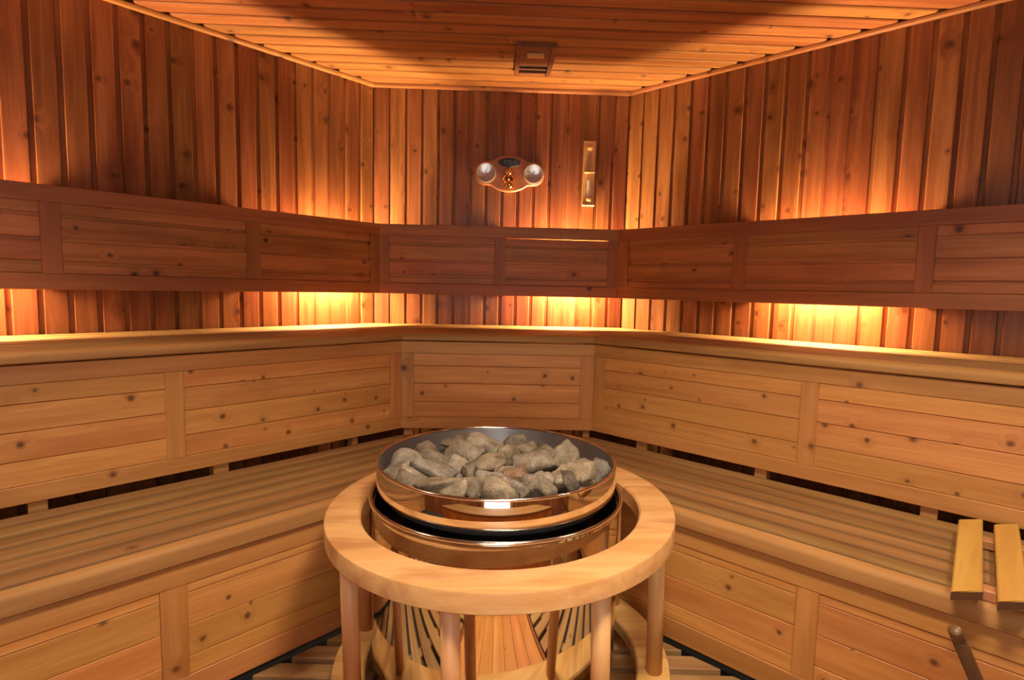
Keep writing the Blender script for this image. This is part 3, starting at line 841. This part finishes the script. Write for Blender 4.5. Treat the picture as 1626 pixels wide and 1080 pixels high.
link('vent_bar', boxm('vent_bar', -hw+0.0225, hw-0.0225, -0.006, 0.006, 0.002, 0.012, 0.002), 'ventwood', vent, VM @ T(0, -0.105, 0))

# ------------------------------------------------------------------ slatted headrest on the right lower bench
fmr, lnr = FR['right']
ZS = 0.4792
hr = tag(link('headrest', None, None, None, fmr @ T(SIDE-1.64, 0.9, ZS)), 'slatted yellow wooden headrest lying across the right lower bench', 'headrest')
for k, (s0, ds, doff) in enumerate(((1.527, 0.026, 0.0), (1.600, 0.026, -0.03), (1.672, 0.024, -0.055))):
    q = [(s0, 0.677+doff), (s0+0.049, 0.629+doff), (s0+0.049+ds, 1.122+doff*0.7), (s0+ds, 1.171+doff*0.7)]
    cx = sum(p[0] for p in q)/4; cy = sum(p[1] for p in q)/4
    # mesh x along the slat: use offset as x, s as y
    pts = [(o-cy, s-cx) for s, o in q]
    if sum(pts[i][0]*pts[(i+1) % 4][1]-pts[(i+1) % 4][0]*pts[i][1] for i in range(4)) < 0: pts.reverse()
    mw = fmr @ T(SIDE-cx, cy, ZS+0.024) @ Matrix(((0, -1, 0, 0), (1, 0, 0, 0), (0, 0, 1, 0), (0, 0, 0, 1)))
    slm = poly_prism('rest_slat', pts, 0, 0.021, 0.003)
    so = link('rest_slat', slm, 'rest', hr, mw)
    # worn dark end facing the room
    f0, f1 = sorted(pts, key=lambda p: -p[0])[:2]
    f0, f1 = sorted((f0, f1), key=lambda p: p[1])
    wv = []
    for (x, y_) in (f0, f1):
        for z in (0.001, 0.0185): wv.append((x+0.0006, y_, z))
    for (x, y_) in (f0, f1):
        for z in (0.001, 0.0185): wv.append((x-0.0015, y_, z))
    link('worn_end', mesh('worn_end', wv, [(0, 1, 3, 2), (4, 6, 7, 5), (0, 4, 5, 1), (2, 3, 7, 6), (0, 2, 6, 4), (1, 5, 7, 3)]), 'restend', so, mw)
for o in (0.72, 1.045):
    link('crossbar', boxm('crossbar', -0.12, 0.115, -0.018, 0.018, 0, 0.0235, 0.002), 'redbar', hr, fmr @ T(SIDE-1.665, o, ZS+0.0002))

# ------------------------------------------------------------------ bucket and ladle beside the right bench
top = Vector((0.745, 0.818, 0.605)); mid = Vector((0.810, 0.842, 0.505))
d = (mid-top).normalized()
BX, BY = 0.955, 0.900
bucket = thing('bucket', 'round wooden stave bucket with metal hoops holding the ladle', 'bucket', (BX, BY, DB_Z))
BM = WORLD[bucket.name]
BH = 0.24
for k in range(14):
    a0 = 2*math.pi*k/14+0.006; a1 = 2*math.pi*(k+1)/14-0.006
    v = []
    for z, r in ((0, 0.125), (BH, 0.14)):
        for rr_, a in ((r-0.014, a0), (r-0.014, a1), (r, a1), (r, a0)):
            v.append((rr_*math.cos(a), rr_*math.sin(a), z))
    link('stave', mesh('stave', v, [(0, 1, 2, 3), (7, 6, 5, 4), (0, 4, 5, 1), (1, 5, 6, 2), (2, 6, 7, 3), (3, 7, 4, 0)]), 'duck', bucket, BM @ T(0, 0, 0.0003))
for z, r in ((0.05, 0.1295), (0.19, 0.138)):
    link('hoop', lathe('hoop', [(r, z-0.009), (r+0.002, z-0.009), (r+0.003, z+0.009), (r+0.001, z+0.009)], 48, True, True), 'rim', bucket, BM)
link('bucket_bottom', cyl('bucket_bottom', 0.108, 0.012, 0.022, 32), 'duck', bucket, BM)
# ladle
zax = -d
xax = Vector((0, 0, 1)).cross(zax).normalized(); yax = zax.cross(xax)
def along(p):
    m = Matrix.Identity(4)
    for i in range(3): m[i][0] = -zax[i]; m[i][1] = xax[i]; m[i][2] = -yax[i]; m[i][3] = p[i]
    return m
LEN = 0.62
L_end = top + d*((0.605-0.085)/(-d.z))
LEN = (L_end-top).length
ladle = tag(link('ladle', None, None, None, along(L_end)), 'dark brown wooden ladle handle leaning up before the right bench', 'ladle')
def handle(r0, r1, x0, x1):
    n = 16; v = []; fs = []
    for x, r in ((x0, r0*0.8), (x0+0.003, r0), (x1-0.003, r1), (x1, r1*0.8)):
        v += [(x, r*math.cos(2*math.pi*i/n), r*math.sin(2*math.pi*i/n)) for i in range(n)]
    for k in range(3): fs += [(k*n+i, k*n+(i+1) % n, (k+1)*n+(i+1) % n, (k+1)*n+i) for i in range(n)]
    fs += [tuple(range(n-1, -1, -1)), tuple(range(3*n, 4*n))]
    return mesh('handle', v, fs, True)
AM = along(top)
link('handle_tip', handle(0.0098, 0.0102, 0.0, 0.028), 'darkwood', ladle, AM)
link('handle', handle(0.0104, 0.0120, 0.0285, LEN), 'darkwood', ladle, AM)
link('scoop', lathe('scoop', [(0, 0.0), (0.03, 0.004), (0.042, 0.02), (0.045, 0.05), (0.041, 0.05), (0.037, 0.022), (0.026, 0.009), (0, 0.006)], 32), 'steel', ladle, T(L_end.x, L_end.y, DB_Z+0.024))

# ------------------------------------------------------------------ added ceiling downlights out of view, guessed as fill light
def downlight(x, y_, lab, power, size=0.10, spread=125, soft=0.04):
    mw = T(x, y_, CEIL)
    t = tag(link('fill_downlight', None, None, None, mw), lab, 'lamp', 'added ceiling fill lights')
    link('lamp_ring', lathe('lamp_ring', [(0.055, -0.0005), (0.075, -0.0005), (0.075, -0.012), (0.060, -0.018), (0.055, -0.012)], 32, True, True), 'brass', t, mw)
    link('lamp_glass', cyl('lamp_glass', 0.0545, -0.008, -0.001, 24), 'lens', t, mw)
    ld = bpy.data.lights.new('lamp_light', 'SPOT')
    ld.energy = power; ld.color = DOWN_COL; ld.shadow_soft_size = soft
    ld.spot_size = R_(spread); ld.spot_blend = 0.7
    lo = bpy.data.objects.new('lamp_light', ld); COL.objects.link(lo)
    lo.parent = t; lo.matrix_basis = T(0, 0, -0.03)
downlight(1.45, 1.05, 'unseen brass ceiling downlight added as fill over the right benches', DOWN_POWER*0.8, spread=105)
downlight(-1.42, 1.05, 'unseen brass ceiling downlight added as fill over the left benches', DOWN_POWER*0.8, spread=105)
downlight(0.30, 0.50, 'unseen brass ceiling downlight added as fill in front of the stove', DOWN_POWER*3.6, spread=132, soft=0.20)
